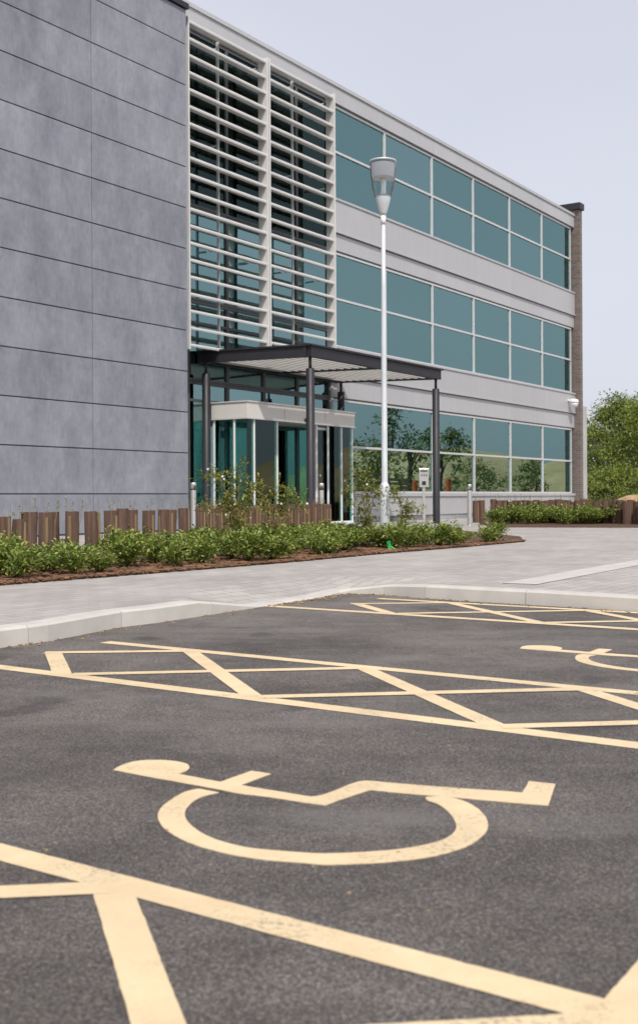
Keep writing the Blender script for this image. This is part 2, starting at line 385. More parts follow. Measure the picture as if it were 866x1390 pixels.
# ------------------------------------------------------------------ road markings
ZP = LOT+.004
def stroke(mb, a, b_, w):
    a = Vector((a[0], a[1], 0)); b_ = Vector((b_[0], b_[1], 0)); t = (b_-a).normalized(); s_ = Vector((-t.y, t.x, 0))*w/2
    k = max(2, int((b_-a).length/.02)); sn = s_.normalized(); zz = Vector((0, 0, ZP)); vs = []
    for i in range(k+1):
        p = a.lerp(b_, i/k)+zz; vs += [p-s_+sn*rnd.gauss(0, .0006), p+s_+sn*rnd.gauss(0, .0006)]
    mb.add(vs, [(2*i, 2*i+2, 2*i+3, 2*i+1) for i in range(k)])
def refine(pts, corner=48, step=.012):
    n_ = len(pts); out = []
    def isc(i):
        a = pts[i]-pts[i-1]; b_ = pts[(i+1) % n_]-pts[i]; return a.angle(b_) > R(corner)
    for i in range(n_):
        p1, p2 = pts[i], pts[(i+1) % n_]; p0 = p1+(p1-p2) if isc(i) else pts[i-1]; p3 = p2+(p2-p1) if isc((i+1) % n_) else pts[(i+2) % n_]
        k = max(1, int((p2-p1).length/step)); l = (p2-p1).length
        m1 = (p2-p0).normalized()*l; m2 = (p3-p1).normalized()*l
        for j in range(k):
            t = j/k; q = p1*(2*t**3-3*t*t+1)+m1*(t**3-2*t*t+t)+p2*(-2*t**3+3*t*t)+m2*(t**3-t*t)
            q = q+Vector((rnd.gauss(0, .0005), rnd.gauss(0, .0005), 0)) ; out.append(q)
    return out
w_ = Vector((.817, -.577, 0)).normalized(); nb = Vector((-w_.y, w_.x, 0)); HB = .95
O1 = G(80, 916, LOT); T = Vector((1.66, 2.65, 0))
def hatch(O, label, kmin=0):
    global ZP
    mb = MB(); H = lambda a, b_: O+w_*a+nb*b_
    ZP = LOT+.002
    stroke(mb, H(-2.6, 0), H(3.25, 0), .095); stroke(mb, H(-.68, HB), H(3.25, HB), .085)
    ZP = LOT+.0027
    for k_ in range(3):
        stroke(mb, H(-.027+1.08*k_, HB-.03), H(1.10+1.08*k_, .03), .080)
    stroke(mb, H(-.60, .50), H(.0, .02), .085)
    ZP = LOT+.0034
    for k_ in range(3):
        stroke(mb, H(.06+1.07*k_, .03), H(1.06+1.07*k_, HB-.03), .075)
    stroke(mb, H(-.62, .46), H(-.03, HB-.03), .075)
    ZP = LOT+.0041
    o = mb.build('hatched_bay_marking', M['paint']); tag(o, label, 'road marking', 'cream hatched strips between the parking bays'); return o
hatch(O1, 'cream cross-hatched strip on the tarmac between the two wheelchair symbols')
hatch(O1+T, 'farthest cream cross-hatched strip, close to the kerb beside the paving')
hatch(O1+w_*.145-nb*2.83, 'nearest cream hatched strip cut off at the bottom left of the view')
mb = MB(); ZP = LOT+.0041
stroke(mb, O1+w_*3.25-T*2.2, O1+w_*3.25+T*3.2, .10)
tag(mb.build('bay_end_line', M['paint']), 'long cream line closing the bays, just entering at the bottom right corner', 'road marking')
def z1(p): return (140+p[0]/2.706, 1010+p[1]/2.706)
def z2(p): return (440+p[0]/2.547, 1010+p[1]/2.547)
body = [z1(p) for p in [(38, 98), (60, 85), (95, 72), (140, 64), (200, 62), (260, 66), (300, 74), (318, 88), (305, 102), (275, 113), (430, 143), (545, 102), (617, 113), (505, 155), (765, 198)]]
body += [z2(p) for p in [(0, 178), (110, 136), (150, 131), (210, 136), (420, 153), (640, 168), (685, 172), (708, 132), (800, 142), (775, 216), (640, 205), (440, 187), (280, 174), (160, 162), (60, 195), (0, 217)]]
body += [z1(p) for p in [(810, 228), (760, 222), (600, 197), (500, 185), (410, 167), (250, 138), (140, 118)]]
wheel = [z1(p) for p in [(350, 168), (300, 180), (240, 215), (205, 250), (203, 280), (225, 315), (290, 355), (370, 385), (470, 410), (600, 430), (740, 441)]]
wheel += [z2(p) for p in [(0, 421), (120, 418), (220, 412), (330, 400), (420, 382), (500, 355), (545, 325), (565, 295), (562, 265), (540, 235), (500, 208), (450, 191), (400, 184), (350, 188), (355, 197), (395, 212), (430, 240), (452, 270), (455, 298), (430, 325), (380, 345), (300, 362), (200, 374), (100, 380), (0, 383)]]
wheel += [z1(p) for p in [(740, 404), (600, 393), (520, 383), (430, 360), (370, 335), (325, 305), (303, 275), (302, 250), (325, 220), (370, 195), (426, 182)]]
def sym(dx, label):
    mb = MB()
    for pl in (body, wheel):
        pts = refine([G(x, y, LOT)+dx for x, y in pl])
        poly(mb, pts, LOT+.0005, LOT+.0025)
    o = mb.build('wheelchair_symbol', M['paint']); tag(o, label, 'road marking', 'cream wheelchair symbols painted in the parking bays')
sym(Vector((0, 0, 0)), 'large cream wheelchair symbol on the near tarmac, seen whole')
sym(T, 'cream wheelchair symbol in the farther bay, cut by the right edge of the view')

# ------------------------------------------------------------------ office building
SILL = [.82, 4.78, 8.77]; TRAN = [2.09, 6.08, 10.06]; TOP = [3.36, 7.33, 11.3]; ROOF = 11.88; SEAM = [None, 4.02, 7.89]
S0, S1 = 25.9, 43.35; BAY = 2.9
mul = [25.9, 28.78, 31.68, 34.58, 37.48, 40.38, 43.28]
bd = thing('office_building', 'three-storey grey office building with teal window bands and slate block', 'building', FO, FROT)
# band panels
mb = MB(); dk = MB()
def band(z0, z1_, p, s0=S0-.1, s1=S1+.15, depth=.3):
    # panels 2.9 m long with 8 mm joints
    edges = [s0]+[x for x in mul[1:-1] if x > s0]+[s1]
    for a, b_ in zip(edges[:-1], edges[1:]):
        mb.box(a+.003, b_-.003, -p, depth-.06, z0, z1_)
def clad(name, *bands):
    global mb
    mb = MB()
    for b_ in bands: band(*b_[:3], **(b_[3] if len(b_) > 3 else {}))
    mb.build(name, M['alu'], bd)
clad('plinth', (0, .15, .02), (.16, .72, .05), (.725, SILL[0], .09, dict(depth=.28)))
for k_ in (1, 2):
    clad('spandrel', (TOP[k_-1]+.05, SEAM[k_]-.07, .06), (SEAM[k_]-.045, SEAM[k_]-.004, .13), (SEAM[k_], SILL[k_]-.06, .10), (SILL[k_]-.055, SILL[k_], .13))
clad('parapet', (TOP[2]+.05, ROOF-.10, .09, dict(s0=19.2)), (ROOF-.095, ROOF, .13, dict(s0=19.2)))
dk.box(S0-.1, S1+.1, .02, .25, 0, ROOF-.2)
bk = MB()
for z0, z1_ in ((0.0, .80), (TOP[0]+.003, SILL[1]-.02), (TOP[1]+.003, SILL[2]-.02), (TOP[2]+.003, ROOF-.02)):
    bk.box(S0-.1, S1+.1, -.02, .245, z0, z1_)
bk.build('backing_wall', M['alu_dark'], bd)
# windows
def window(s0, s1, sill, tran, top, blind=True, fw=.05, m='glass', frame='frame', brown=False):
    f = MB(); y0, y1 = -.035, .06
    f.box(s0, s1, y0, y1, sill, sill+fw); f.box(s0, s1, y0, y1, top-fw, top)
    f.box(s0, s0+fw*.75, y0+.002, y1-.002, sill+fw, top-fw); f.box(s1-fw*.75, s1, y0+.002, y1-.002, sill+fw, top-fw)
    f.box(s0+fw*.75, s1-fw*.75, y0+.004, y1-.004, tran-.03, tran+.03)
    w = f.build('window', M[frame], bd)
    for z0, z1_ in ((sill+fw, tran-.03), (tran+.03, top-fw)):
        g = MB(); g.box(s0+fw*.75, s1-fw*.75, .012, .022, z0, z1_); g.build('pane', M[m], w)
    if blind:
        g = MB(); g.box(s0+.06, s1-.06, .16, .17, sill+.04 if blind is True else blind, top-.04); g.build('blind', M['blind'], w)
    return w
for k_ in range(3):
    for i in range(6):
        bl = True
        if k_ == 0: bl = {3: False, 4: 2.2, 5: True}.get(i, False)
        if k_ == 1 and i == 1: bl = False
        if k_ and bl and rnd.random() < .4: bl = SILL[k_]+rnd.choice((.5, .9, 1.2, 1.7))
        window(mul[i]+.005, mul[i+1]-.005, SILL[k_], TRAN[k_], TOP[k_], blind=bl)
# curtain wall behind louvres and entrance: 1.45 m bays
cs = [18.5, 19.95, 21.4, 22.85, 24.3, 25.78]
for i in range(5):
    window(cs[i]+.003, cs[i+1]-.003, .05, 2.93, 3.36, blind=False, fw=.06, frame='darkframe')
    window(cs[i]+.003, cs[i+1]-.003, 3.37, 4.70, 5.2, blind=False, fw=.06, frame='darkframe')
    window(cs[i]+.003, cs[i+1]-.003, 5.21, 6.08, 7.33, blind=(5.3), fw=.05, frame='darkframe')
    window(cs[i]+.003, cs[i+1]-.003, 7.34, 8.77, 11.3, blind=False, fw=.05, frame='darkframe', m='glass_dark')
mb = MB(); mb.box(25.79, 25.885, -.08, .3, 0, 11.3); mb.build('corner_pier', M['alu'], bd)
# structure inside: slabs, rear wall, columns
mb = MB()
for z in (0.003, 3.75, 7.72, 11.5):
    mb.box(18.3, 43.3, .26, 9, z-.0, z+.30 if z > 1 else z+.02)
mb.build('floor_slab', M['interior_dark'], bd)
mb = MB(); mb.box(18.3, 43.3, 9, 9.2, 0, 11.8); mb.box(18.1, 18.3, .3, 9.2, 0, 11.8)
for i in (1, 3, 5): mb.box(mul[i]+.5, mul[i]+.62, 1.6, 9, .03, 11.4)
mb.build('interior_wall', M['interior'], bd)
mb = MB()
for s_ in mul[1:-1:2]: mb.box(s_-.18, s_+.18, .55, .9, .03, 11.4)
mb.build('interior_column', M['interior'], bd)
mb = MB(); mb.box(S0-8, S1+.1, .3, 14, ROOF-.35, ROOF-.05); mb.build('roof', M['alu_dark'], bd)
mb = MB(); mb.box(18.2, 43.4, 13.8, 14, 0, ROOF-.36); mb.box(43.35, 43.45, .3, 13.8, 0, ROOF-.36); mb.build('rear_wall', M['alu'], bd)
# slate block
BS1 = 19.14; jz = [.795+.884*k_ for k_ in range(12)]; js = [BS1-2.87*k_ for k_ in range(5)]
mb = MB(); zs = [0.02]+jz+[11.28]
for i in range(len(js)-1):
    for a, b_ in zip(zs[:-1], zs[1:]):
        mb.box(js[i+1]+.010, js[i]-.010, -.70, -.66, a+.011, b_-.011)
mb.box(BS1-.045, BS1-.0101, -.655, .2, .02, 11.28)
mb.build('slate_wall', M['slate'], bd, bevel=.004)
mb = MB(); mb.box(js[-1], BS1-.05, -.655, 13, .0, 11.28); mb.build('backing_wall', M['joint'], bd)
mb = MB(); mb.box(js[-1]-.05, BS1+.03, -.76, 13.1, 11.285, 11.40); mb.build('coping', M['char'], bd)
# brick fin at the far end
BF0, BF1, BP = 43.52, 43.80, .30
mb = MB(); mb.box(BF0, BF1, -BP, 14.0, 0, 12.05); br_ = mb.build('brick_wall', M['brick'], bd)
mb = MB(); mb.box(BF0-.12, BF1+.08, -BP-.07, 14.1, 12.05, 12.30); mb.build('coping', M['char'], br_)
mb = MB(); mb.box(BF1+.002, BF1+.70, -.20, 6, 0, 4.3); mb.build('rear_annex', M['interior'], bd)
# louvre screens
LZ0, LZ1 = 4.05, 11.13
for (a, b_) in ((19.28, 22.24), (22.28, 25.2)):
    mb = MB(); nB = 20; st = (LZ1-LZ0)/(nB-1)
    for i in range(nB):
        z = LZ0+st*i
        prof = [(-.60, -.030), (-.608, .0), (-.60, .033), (-.57, .038), (-.36, .038), (-.36, .028), (-.56, .022), (-.57, -.028)]
        vs = [(x, y, z+q) for x in (a+.055, b_-.055) for y, q in prof]; k2 = len(prof)
        fs = [(j, (j+1) % k2, (j+1) % k2+k2, j+k2) for j in range(k2)]+[tuple(range(k2-1, -1, -1)), tuple(range(k2, 2*k2))]
        mb.add(vs, fs)
    lv = mb.build('louvre_screen', M['louvre'], bd)
    for x in (a, b_-.05):
        g = MB(); g.box(x, x+.042, -.64, -.36, LZ0-.10, LZ1+.10); g.build('side_fin', M['louvre'], lv, bevel=.006)
    g = MB(); c = (a+b_)/2-.05
    g.box(c-.02, c+.02, -.335, -.28, LZ0-.1, LZ1+.05); g.build('support_bar', M['frame'], lv)
    for z in (LZ0+.1, 6.4, 8.8, LZ1-.1):
        for x in (a+.02, c, b_-.03):
            g = MB(); g.box(x-.012, x+.012, -.30, -.04, z-.02, z+.02); g.build('bracket', M['frame'], lv)
# ------------------------------------------------------------------ entrance canopy
CP, CZ = 2.8, 4.02; CS0, CS1 = 20.80, 26.9; CB = .015; SKEW = .52   # the left edge splays outward towards the wall
cn = thing('entrance_canopy', 'charcoal steel canopy with white slatted roof over the glazed entrance', 'canopy', fac(CS0, 0), FROT)
W = CS1-CS0; bh = .235
def can(name, x0, x1, y0, y1, z0, z1_, m='char', bev=.006):
    g = MB(); g.box(x0, x1, y0, y1, z0, z1_); return g.build(name, M[m], cn, bevel=bev)
can('beam', 0, W, -CP, -CP+.12, CZ-bh, CZ)
SKR = .80; can('beam', -SKEW, W-SKR, -CB-.12, -CB, CZ-bh, CZ)
lx = lambda y, x=0: x-(SKEW+(SKR-SKEW)*x/W)*(y+CP)/(CP-CB)
def skewbar(name, d0, d1, y0, y1, z0, z1_, xb=0):
    g = MB(); vs = [Vector((lx(y, xb)+d, y, z)) for z in (z0, z1_) for y in (y0, y1) for d in (d0, d1)]
    g.add(vs, [(0, 2, 3, 1), (4, 5, 7, 6), (0, 1, 5, 4), (2, 6, 7, 3), (0, 4, 6, 2), (1, 3, 7, 5)]); return g.build(name, M['char'], cn)
skewbar('beam', 0, .12, -CP+.122, -CB-.122, CZ-bh, CZ-.002)
skewbar('beam', -.12, 0, -CP+.122, -CB-.122, CZ-bh, CZ-.002, W)
skewbar('beam', -.05, .05, -CP+.122, -CB-.122, CZ-bh, CZ-.004, W/2)
for g_ in ((-.05, W+.05, -CP-.05, -CP+.16), (-.05-SKEW, W+.05-SKR, -CB-.16, -CB+.0)):
    can('coping', *g_, CZ+.001, CZ+.04, 'char', 0)
skewbar('coping', -.05, .16, -CP+.162, -CB-.162, CZ+.001, CZ+.04)
skewbar('coping', -.16, .05, -CP+.162, -CB-.162, CZ+.001, CZ+.04, W)
for x0, x1 in ((0, W/2), (W/2, W)):
    g = MB(); y = -CP+.17
    while y < -CB-.24:
        # angled blade
        prof = [(y, CZ-.20), (y+.0, CZ-.205), (y+.075, CZ-.205), (y+.075, CZ-.198), (y+.008, CZ-.198), (y+.024, CZ+.035), (y+.016, CZ+.035)]
        xa = lx(y, x0)+(.125 if x0 == 0 else .055); xb = lx(y, x1)-(.125 if x1 == W else .055)
        vs = [(x, yy, z) for x in (xa, xb) for yy, z in prof]
        g.add(vs, [(j_, (j_+1) % 7, (j_+1) % 7+7, j_+7) for j_ in range(7)]+[(6, 5, 4, 3, 2, 1, 0), (7, 8, 9, 10, 11, 12, 13)]); y += .19
    g.build('slat_panel', M['louvre'], cn)
for (x, y) in ((.10, -CP+.10), (W-.12, -CP+.10), (-.47, -CB-.22), (W-.12-SKR+.05, -CB-.22)):
    g = MB(); g.lathe([(.13, 0), (.13, .012), (.095, .013), (.095, 3.52), (.08, 3.54)], (x, y, 0), 20); c_ = g.build('column', M['char'], cn)
    g = MB(); g.lathe([(.035, 3.54), (.035, CZ-bh)], (x, y, 0), 12); g.build('spigot', M['char'], c_)
# ------------------------------------------------------------------ entrance lobby
LS0, LS1, LP = 20.73, 25.33, 1.1; FZ0, FZ1 = 2.53, 2.88
lb = thing('entrance_lobby', 'glazed entrance lobby with cream fascia and open sliding doors', 'entrance', fac(LS0, 0), FROT)
LW = LS1-LS0
g = MB(); g.box(0, LW, -LP, -.05, FZ0, FZ1); fa = g.build('fascia', M['cream'], lb, bevel=.008)
g = MB(); g.box(-.025, LW+.025, -LP-.025, -.055, FZ1+.001, FZ1+.03); g.build('trim', M['louvre'], fa)
g = MB(); g.box(-.012, LW+.012, -LP-.012, -.055, FZ0-.03, FZ0-.001); g.build('trim', M['louvre'], fa)
g = MB()
for x in (1.45, 3.2): g.box(x, x+.02, -LP-.012, -LP-.001, FZ0+.01, FZ1-.01)
g.build('cover_strip', M['louvre'], fa)
def post(x, y, wx=.042, wy=.042, z1_=FZ0-.03):
    g = MB(); g.box(x-wx/2, x+wx/2, y-wy/2, y+wy/2, .02, z1_); return g.build('post', M['white'], lb, bevel=.004)
yF = -LP+.06
for s_ in (21.05, 21.95, 23.62, 24.14, 24.76, 25.27): post(s_-LS0, yF)
post(.05, -.69); post(.05, -.10)
def pane(x0, x1, y0, y1, z0=.06, z1_=FZ0-.035, name='glass_panel', m='glass_clear', par=None):
    g = MB(); g.box(x0, x1, y0, y1, z0, z1_); return g.build(name, M[m], par or lb)
pane(.045, .055, -.66, -.13); pane(.045, .055, yF+.006, -.72); pane(.056, .29, yF-.005, yF+.005)
pane(.35, 1.19, yF-.005, yF+.005); pane(3.45, 4.00, yF-.005, yF+.005); pane(4.06, 4.51, yF-.005, yF+.005); pane(LW-.04, LW-.03, yF+.03, -.08)
g = MB(); g.box(0.02, LW-.02, -LP+.02, -.06, .001, .05); g.box(.30, 1.2, yF-.03, yF+.03, .051, .058); g.build('threshold', M['frame'], lb)
g = MB(); g.box(3.42, LW-.02, yF-.03, yF+.03, .051, .10); g.build('bottom_rail', M['white'], lb)
for x0 in (.30, 2.90):                         # sliding leaves, parked open
    g = MB()
    g.box(x0, x0+.045, yF+.05, yF+.09, .07, 2.45); g.box(x0+.86, x0+.905, yF+.05, yF+.09, .07, 2.45)
    g.box(x0+.046, x0+.859, yF+.051, yF+.089, .07, .13); g.box(x0+.046, x0+.859, yF+.051, yF+.089, 2.39, 2.45)
    d = g.build('sliding_door', M['frame'], lb); pane(x0+.046, x0+.859, yF+.066, yF+.074, .135, 2.385, 'pane', par=d)
    g = MB(); 
    for xx in (x0+.25, x0+.66): g.lathe([(.03, 0), (.03, .004)], (0, 0, 0), 14, Matrix.Translation((xx, yF+.063, 1.25)) @ Matrix.Rotation(R(90), 4, 'X'))
    g.build('glass_marker_dot', M['white'], d)
g = MB(); g.box(1.25, 1.55, -.62, -.58, 2.18, 2.36); es = g.build('exit_sign', M['green_sign'], lb)
g = MB()                                        # running figure, arrow and doorway
def flat(pts, y=-.6225):
    k2 = len(pts); g.add([(x, y, z) for x, z in pts]+[(x, y+.002, z) for x, z in pts], [tuple(range(k2)), tuple(range(2*k2-1, k2-1, -1))])
flat([(1.27, 2.21), (1.30, 2.21), (1.30, 2.33), (1.27, 2.33)]); flat([(1.33, 2.29), (1.355, 2.29), (1.355, 2.32), (1.33, 2.32)])
flat([(1.325, 2.23), (1.345, 2.22), (1.375, 2.28), (1.35, 2.285)]); flat([(1.42, 2.255), (1.47, 2.255), (1.47, 2.28), (1.42, 2.28)]); flat([(1.47, 2.235), (1.51, 2.267), (1.47, 2.30)])
g.build('pictogram', M['white'], es)
g = MB(); g.lathe([(.045, 0), (.05, .02), (.045, .06), (.02, .075)], (0, 0, 0), 16, Matrix.Translation((2.33, -LP-.001, 2.58)) @ Matrix.Rotation(R(90), 4, 'X')); g.build('door_sensor', M['black'], lb)

# ------------------------------------------------------------------ dome camera on the facade
dc = thing('dome_camera', 'white dome camera high on the far end of the ground floor band', 'camera', fac(42.75, .1, 4.3), FROT)
g = MB(); g.box(-.05, .05, -.22, 0, .12, .2); g.build('bracket', M['white'], dc)
g = MB(); g.lathe([(.02, .20), (.13, .17), (.17, .10), (.17, .04)], (0, -.25, 0), 20); g.build('housing', M['white'], dc)
g = MB(); g.lathe([(.155, .039), (.15, -.02), (.12, -.09), (.06, -.13), (.01, -.14)], (0, -.25, 0), 20); g.build('dome', M['white'], dc)

# ------------------------------------------------------------------ street lamp
lp = AT(522.5, 16.4)
sl = thing('street_lamp', 'slim galvanised lamp post with cone-shaped lantern rising from the shrubs', 'street lamp', lp, 0)
g = MB(); g.lathe([(.072, .0), (.072, .14)], (0, 0, 0), 24); g.build('base_sleeve', M['black'], sl)
g = MB(); g.lathe([(.068, .14), (.070, .16), (.070, .84), (.062, .88), (.046, .905), (.044, .92), (.040, 2.5), (.034, 3.7), (.029, 4.62)], (0, 0, 0), 24)
g.build('pole', M['galv'], sl)
g = MB(); g.lathe([(.036, 4.60), (.036, 4.72)], (0, 0, 0), 20); g.build('collar', M['white'], sl)
L0 = 4.72
lan = MB(); lan.lathe([(.034, L0), (.055, L0+.05), (.085, L0+.15), (.112, L0+.27), (.112, L0+.285)], (0, 0, 0), 28); ln = lan.build('lantern', M['galv'], sl)
g = MB(); g.lathe([(.118, L0+.27), (.145, L0+.38), (.168, L0+.52), (.185, L0+.70), (.192, L0+.775)], (0, 0, 0), 32, cap=False); g.build('clear_bowl', M['lamp_glass'], ln)
g = MB(); g.lathe([(.150, L0+.535), (.158, L0+.55), (.170, L0+.73), (.172, L0+.74), (.10, L0+.77), (.01, L0+.775)], (0, 0, 0), 32); g.build('reflector', M['bright_alu'], ln)
g = MB(); g.lathe([(.186, L0+.76), (.193, L0+.77), (.192, L0+.785), (.12, L0+.80), (.01, L0+.805)], (0, 0, 0), 32); g.build('lid', M['galv'], ln)
g = MB(); g.lathe([(.035, L0+.285), (.04, L0+.32), (.03, L0+.36), (.028, L0+.50), (.05, L0+.53)], (0, 0, 0), 18); g.build('lamp_tube', M['white'], ln)
# ------------------------------------------------------------------ bollards and push-pad post
def bollard_at(px, Y, label, dark=False):
    t = thing('bollard', label, 'bollard', AT(px, Y), 0, 'steel bollards by the entrance')
    g = MB(); g.lathe([(.075, 0), (.075, .01), (.054, .012), (.054, .86)], (0, 0, 0), 20); g.build('post', M['steel'], t)
    g = MB(); g.lathe([(.046, .86), (.046, .885)], (0, 0, 0), 20); g.build('groove', M['black'], t)
    g = MB(); g.lathe([(.054, .885), (.054, 1.0), (.045, 1.01)], (0, 0, 0), 20); g.build('cap', M['steel'], t)
bollard_at(263, 22.5, 'steel bollard left of the entrance, at the corner of the slate wall')
bollard_at(436.5, 24.6, 'steel bollard just right of the front canopy column, before the doors')
bollard_at(637.5, 28.2, 'steel bollard right of the canopy, beside the gap in the brown guards')
t = thing('push_pad_post', 'slim metal post with a small grey control plate beside the right canopy column', 'control post', AT(575.5, 29.0), 0)
g = MB(); g.box(-.035, .035, -.02, .02, 0, 1.42); g.build('post', M['steel'], t, bevel=.004)
g = MB(); g.box(-.12, .12, -.06, -.021, .95, 1.42); pl = g.build('plate', M['steel'], t, bevel=.006)
g = MB(); g.box(-.05, .05, -.068, -.0605, 1.0, 1.1); g.build('button', M['black'], pl)
g = MB(); g.box(-.09, .09, -.063, -.0605, 1.33, 1.38); g.build('notice', M['darkframe'], pl)
g = MB()
for x in (-.06, .0, .06): g.box(x-.015, x+.015, -.063, -.0605, 1.22, 1.28)
g.build('notice', M['darkframe'], pl)

# ------------------------------------------------------------------ planting bed
front = [G(-160, 806), G(0, 795), G(140, 784), G(280, 773), G(400, 763), G(520, 752), G(640, 742), G(712, 735.5)]
back = [G(706, 729), G(640, 722), G(560, 717), G(470, 714), G(440, 712), G(300, 722), G(200, 732), G(60, 752), G(-160, 775)]
mb = MB(); poly(mb, front+back, -.05, .012); tag(mb.build('planting_bed', M['mulch']), kind='structure')
inw = Vector((-CT, ST, 0))
mb = MB()
def along(t, pts):
    L = [(pts[i+1]-pts[i]).length for i in range(len(pts)-1)]; d = t*sum(L)
    for i, l in enumerate(L):
        if d <= l or i == len(L)-1: return pts[i].lerp(pts[i+1], d/l)
        d -= l
for i in range(9000):
    t = rnd.random(); p = along(t, front)+inw*(rnd.random()**1.4*(1.6 if t < .8 else .6)-.02); s_ = rnd.uniform(.012, .035)
    mt = Matrix.Translation((p.x, p.y, .016+rnd.random()*.015)) @ Matrix.Rotation(rnd.uniform(0, 6.3), 4, 'Z') @ Matrix.Rotation(rnd.uniform(-.6, .6), 4, 'X')
    mb.box(-s_, s_, -s_*.4, s_*.4, -.003, .003, mt)
tag(mb.build('bark_chips', M['chip']), 'reddish brown bark chips spread over the planting bed', 'mulch', kind='stuff')
b2f = [G(676, 716), G(866, 716.5), G(1100, 722)]; b2b = [G(1100, 702), G(866, 700), G(660, 703), G(650, 711)]
mb = MB(); poly(mb, b2f+b2b, -.05, .012); tag(mb.build('far_planting_bed', M['mulch']), kind='structure')
# low shrubs
def shrub_meshes(seed, h, r, nl, leafL, matk, name='foliage'):
    q = random.Random(seed); f = MB(); st = MB()
    for k_ in range(13):
        a = q.uniform(0, 6.28); sp = q.uniform(.2, 1)*r; top = Vector((math.cos(a)*sp, math.sin(a)*sp, h*q.uniform(.65, 1.05)*(1-.35*(sp/r)**2)))
        mid = Vector((top.x*.4, top.y*.4, top.z*.6)); pts = [Vector((0, 0, 0)), mid, top]; st.tube(pts, [.006, .004, .002], 4)
        for j in range(nl//13):
            t = q.uniform(.12, 1)**.7; p = (pts[0].lerp(mid, t*2) if t < .5 else mid.lerp(top, t*2-1))
            p = p+Vector((q.gauss(0, 1), q.gauss(0, 1), q.gauss(0, .7)))*r*.16; p.z = max(.02, p.z)
            d = Vector((p.x*2+q.gauss(0, .25), p.y*2+q.gauss(0, .25), q.uniform(-.15, .55))).normalized()
            f.leafq(p, d, Vector((q.gauss(0, .3), q.gauss(0, .3), 1)), leafL*q.uniform(.6, 1.2), leafL*.5)
    return f, st
protos = []
def plant_from(proto, loc, rz, sc_, label=None, cat=None, group=None):
    c = copy_tree(proto); c.location = loc; c.rotation_euler[2] = rz; c.scale = (sc_, sc_, sc_*rnd.uniform(.85, 1.15))
    if label: tag(c, label, cat, group)
    return c
protos = []
for sd in range(5):
    f, st = shrub_meshes(sd, .38, .31, 680, .066, 'leaf_shrub')
    protos.append((f, st))
lab_s = 'low glossy green shrub in the bark bed before the brown guards'; grp_s = 'low green shrubs in the bark bed'
made = []
def new_shrub(i, loc, rz, s_, label=lab_s, grp=grp_s):
    if i < len(protos) and len(made) <= i:
        t = thing('low_shrub', label, 'shrub', loc, rz, grp); f, st = protos[i]
        f.build('foliage', M['leaf_shrub'], t); st.build('stem', M['twig'], t); t.scale = (s_,)*3; made.append(t); return t
    return plant_from(made[i % len(made)], loc, rz, s_, label, 'shrub', grp)
cnt = 0; rows = [(.34, .0), (.78, .5), (1.22, .2)]
for off, ph in rows:
    L = sum((front[i+1]-front[i]).length for i in range(len(front)-1)); nn_ = int(L/.47)
    for i in range(nn_):
        t = (i+ph+rnd.uniform(-.25, .25))/nn_
        if t < 0 or t > .985: continue
        if off > 1 and t > .76: continue
        if off > .5 and t > .90: continue
        if off < .5 and t < .7 and rnd.random() < .15: continue
        p = along(t, front)+inw*(off+rnd.uniform(-.12, .12)-(0.08 if t > .9 else 0)); p.z = .01
        if abs(p.x-lp.x) < .22 and abs(p.y-lp.y) < .35: continue
        s_ = rnd.uniform(.62, .98)*(1 if t < .84 else .85)
        if off < .5 and t < .3: s_ *= .85
        new_shrub(cnt, p, rnd.uniform(0, 6.3), s_); cnt += 1
# deeper fill between shrubs and guards toward the doors
for i in range(16):
    t = .36+.4*i/15; p = along(t, front)+inw*(1.65+.3*math.sin(i*2.3)); p.z = .01; new_shrub(cnt, p, rnd.uniform(0, 6.3), rnd.uniform(.75, 1.0)); cnt += 1
lab_r = 'low green plant along the front of the far guards beside the paving'; grp_r = 'low green plants by the far guards'
for i in range(44):
    p = G(680+i*7+rnd.uniform(-2, 2), 711.5 + rnd.uniform(-2.0, 1.0)); p.z = .01
    new_shrub(cnt, p, rnd.uniform(0, 6.3), rnd.uniform(1.0, 1.3), lab_r, grp_r); cnt += 1
# roses: arching stems with leaf clusters and a few white blooms
def rose(loc, stems, label, seed, blooms=5):
    q = random.Random(seed); t = thing('rose_bush', label, 'bush', loc, 0)
    st = MB(); f = MB(); fl = MB(); allp = []
    for (dx, dy, h, droop) in stems:
        pts = []
        for j in range(9):
            k_ = j/8; pts.append(Vector((dx*k_**1.5+q.gauss(0, .012), dy*k_**1.5, h*math.sin(k_*math.pi*(.5+droop))/(1 if droop >= 0 else 1)+.0)))
        st.tube(pts, [.008*(1-.75*j/8) for j in range(9)], 5)
        for j in range(2, 9):
            for c in range(5):
                o_ = pts[j]+Vector((q.gauss(0, .035), q.gauss(0, .035), q.gauss(0, .03))); base_d = Vector((q.gauss(0, 1), q.gauss(0, 1), q.gauss(.1, .5))).normalized()
                for e in range(6):
                    d = (base_d+Vector((q.gauss(0, .6), q.gauss(0, .6), q.gauss(0, .4)))).normalized(); f.leafq(o_+base_d*.018*e, d, Vector((0, 0, 1)), q.uniform(.028, .048), .024)
            allp.append(pts[j])
    for _ in range(blooms):
        p = q.choice(allp)+Vector((q.gauss(0, .03), -.04, q.gauss(.02, .03)))
        for e in range(5):
            a = e*1.257; d = Vector((math.cos(a), -.3, math.sin(a))).normalized(); fl.leafq(p, d, Vector((0, -1, 0)), .016, .014)
    st.build('stem', M['twig'], t); f.build('foliage', M['leaf_rose'], t)
    if blooms: fl.build('blossom', M['white'], t)
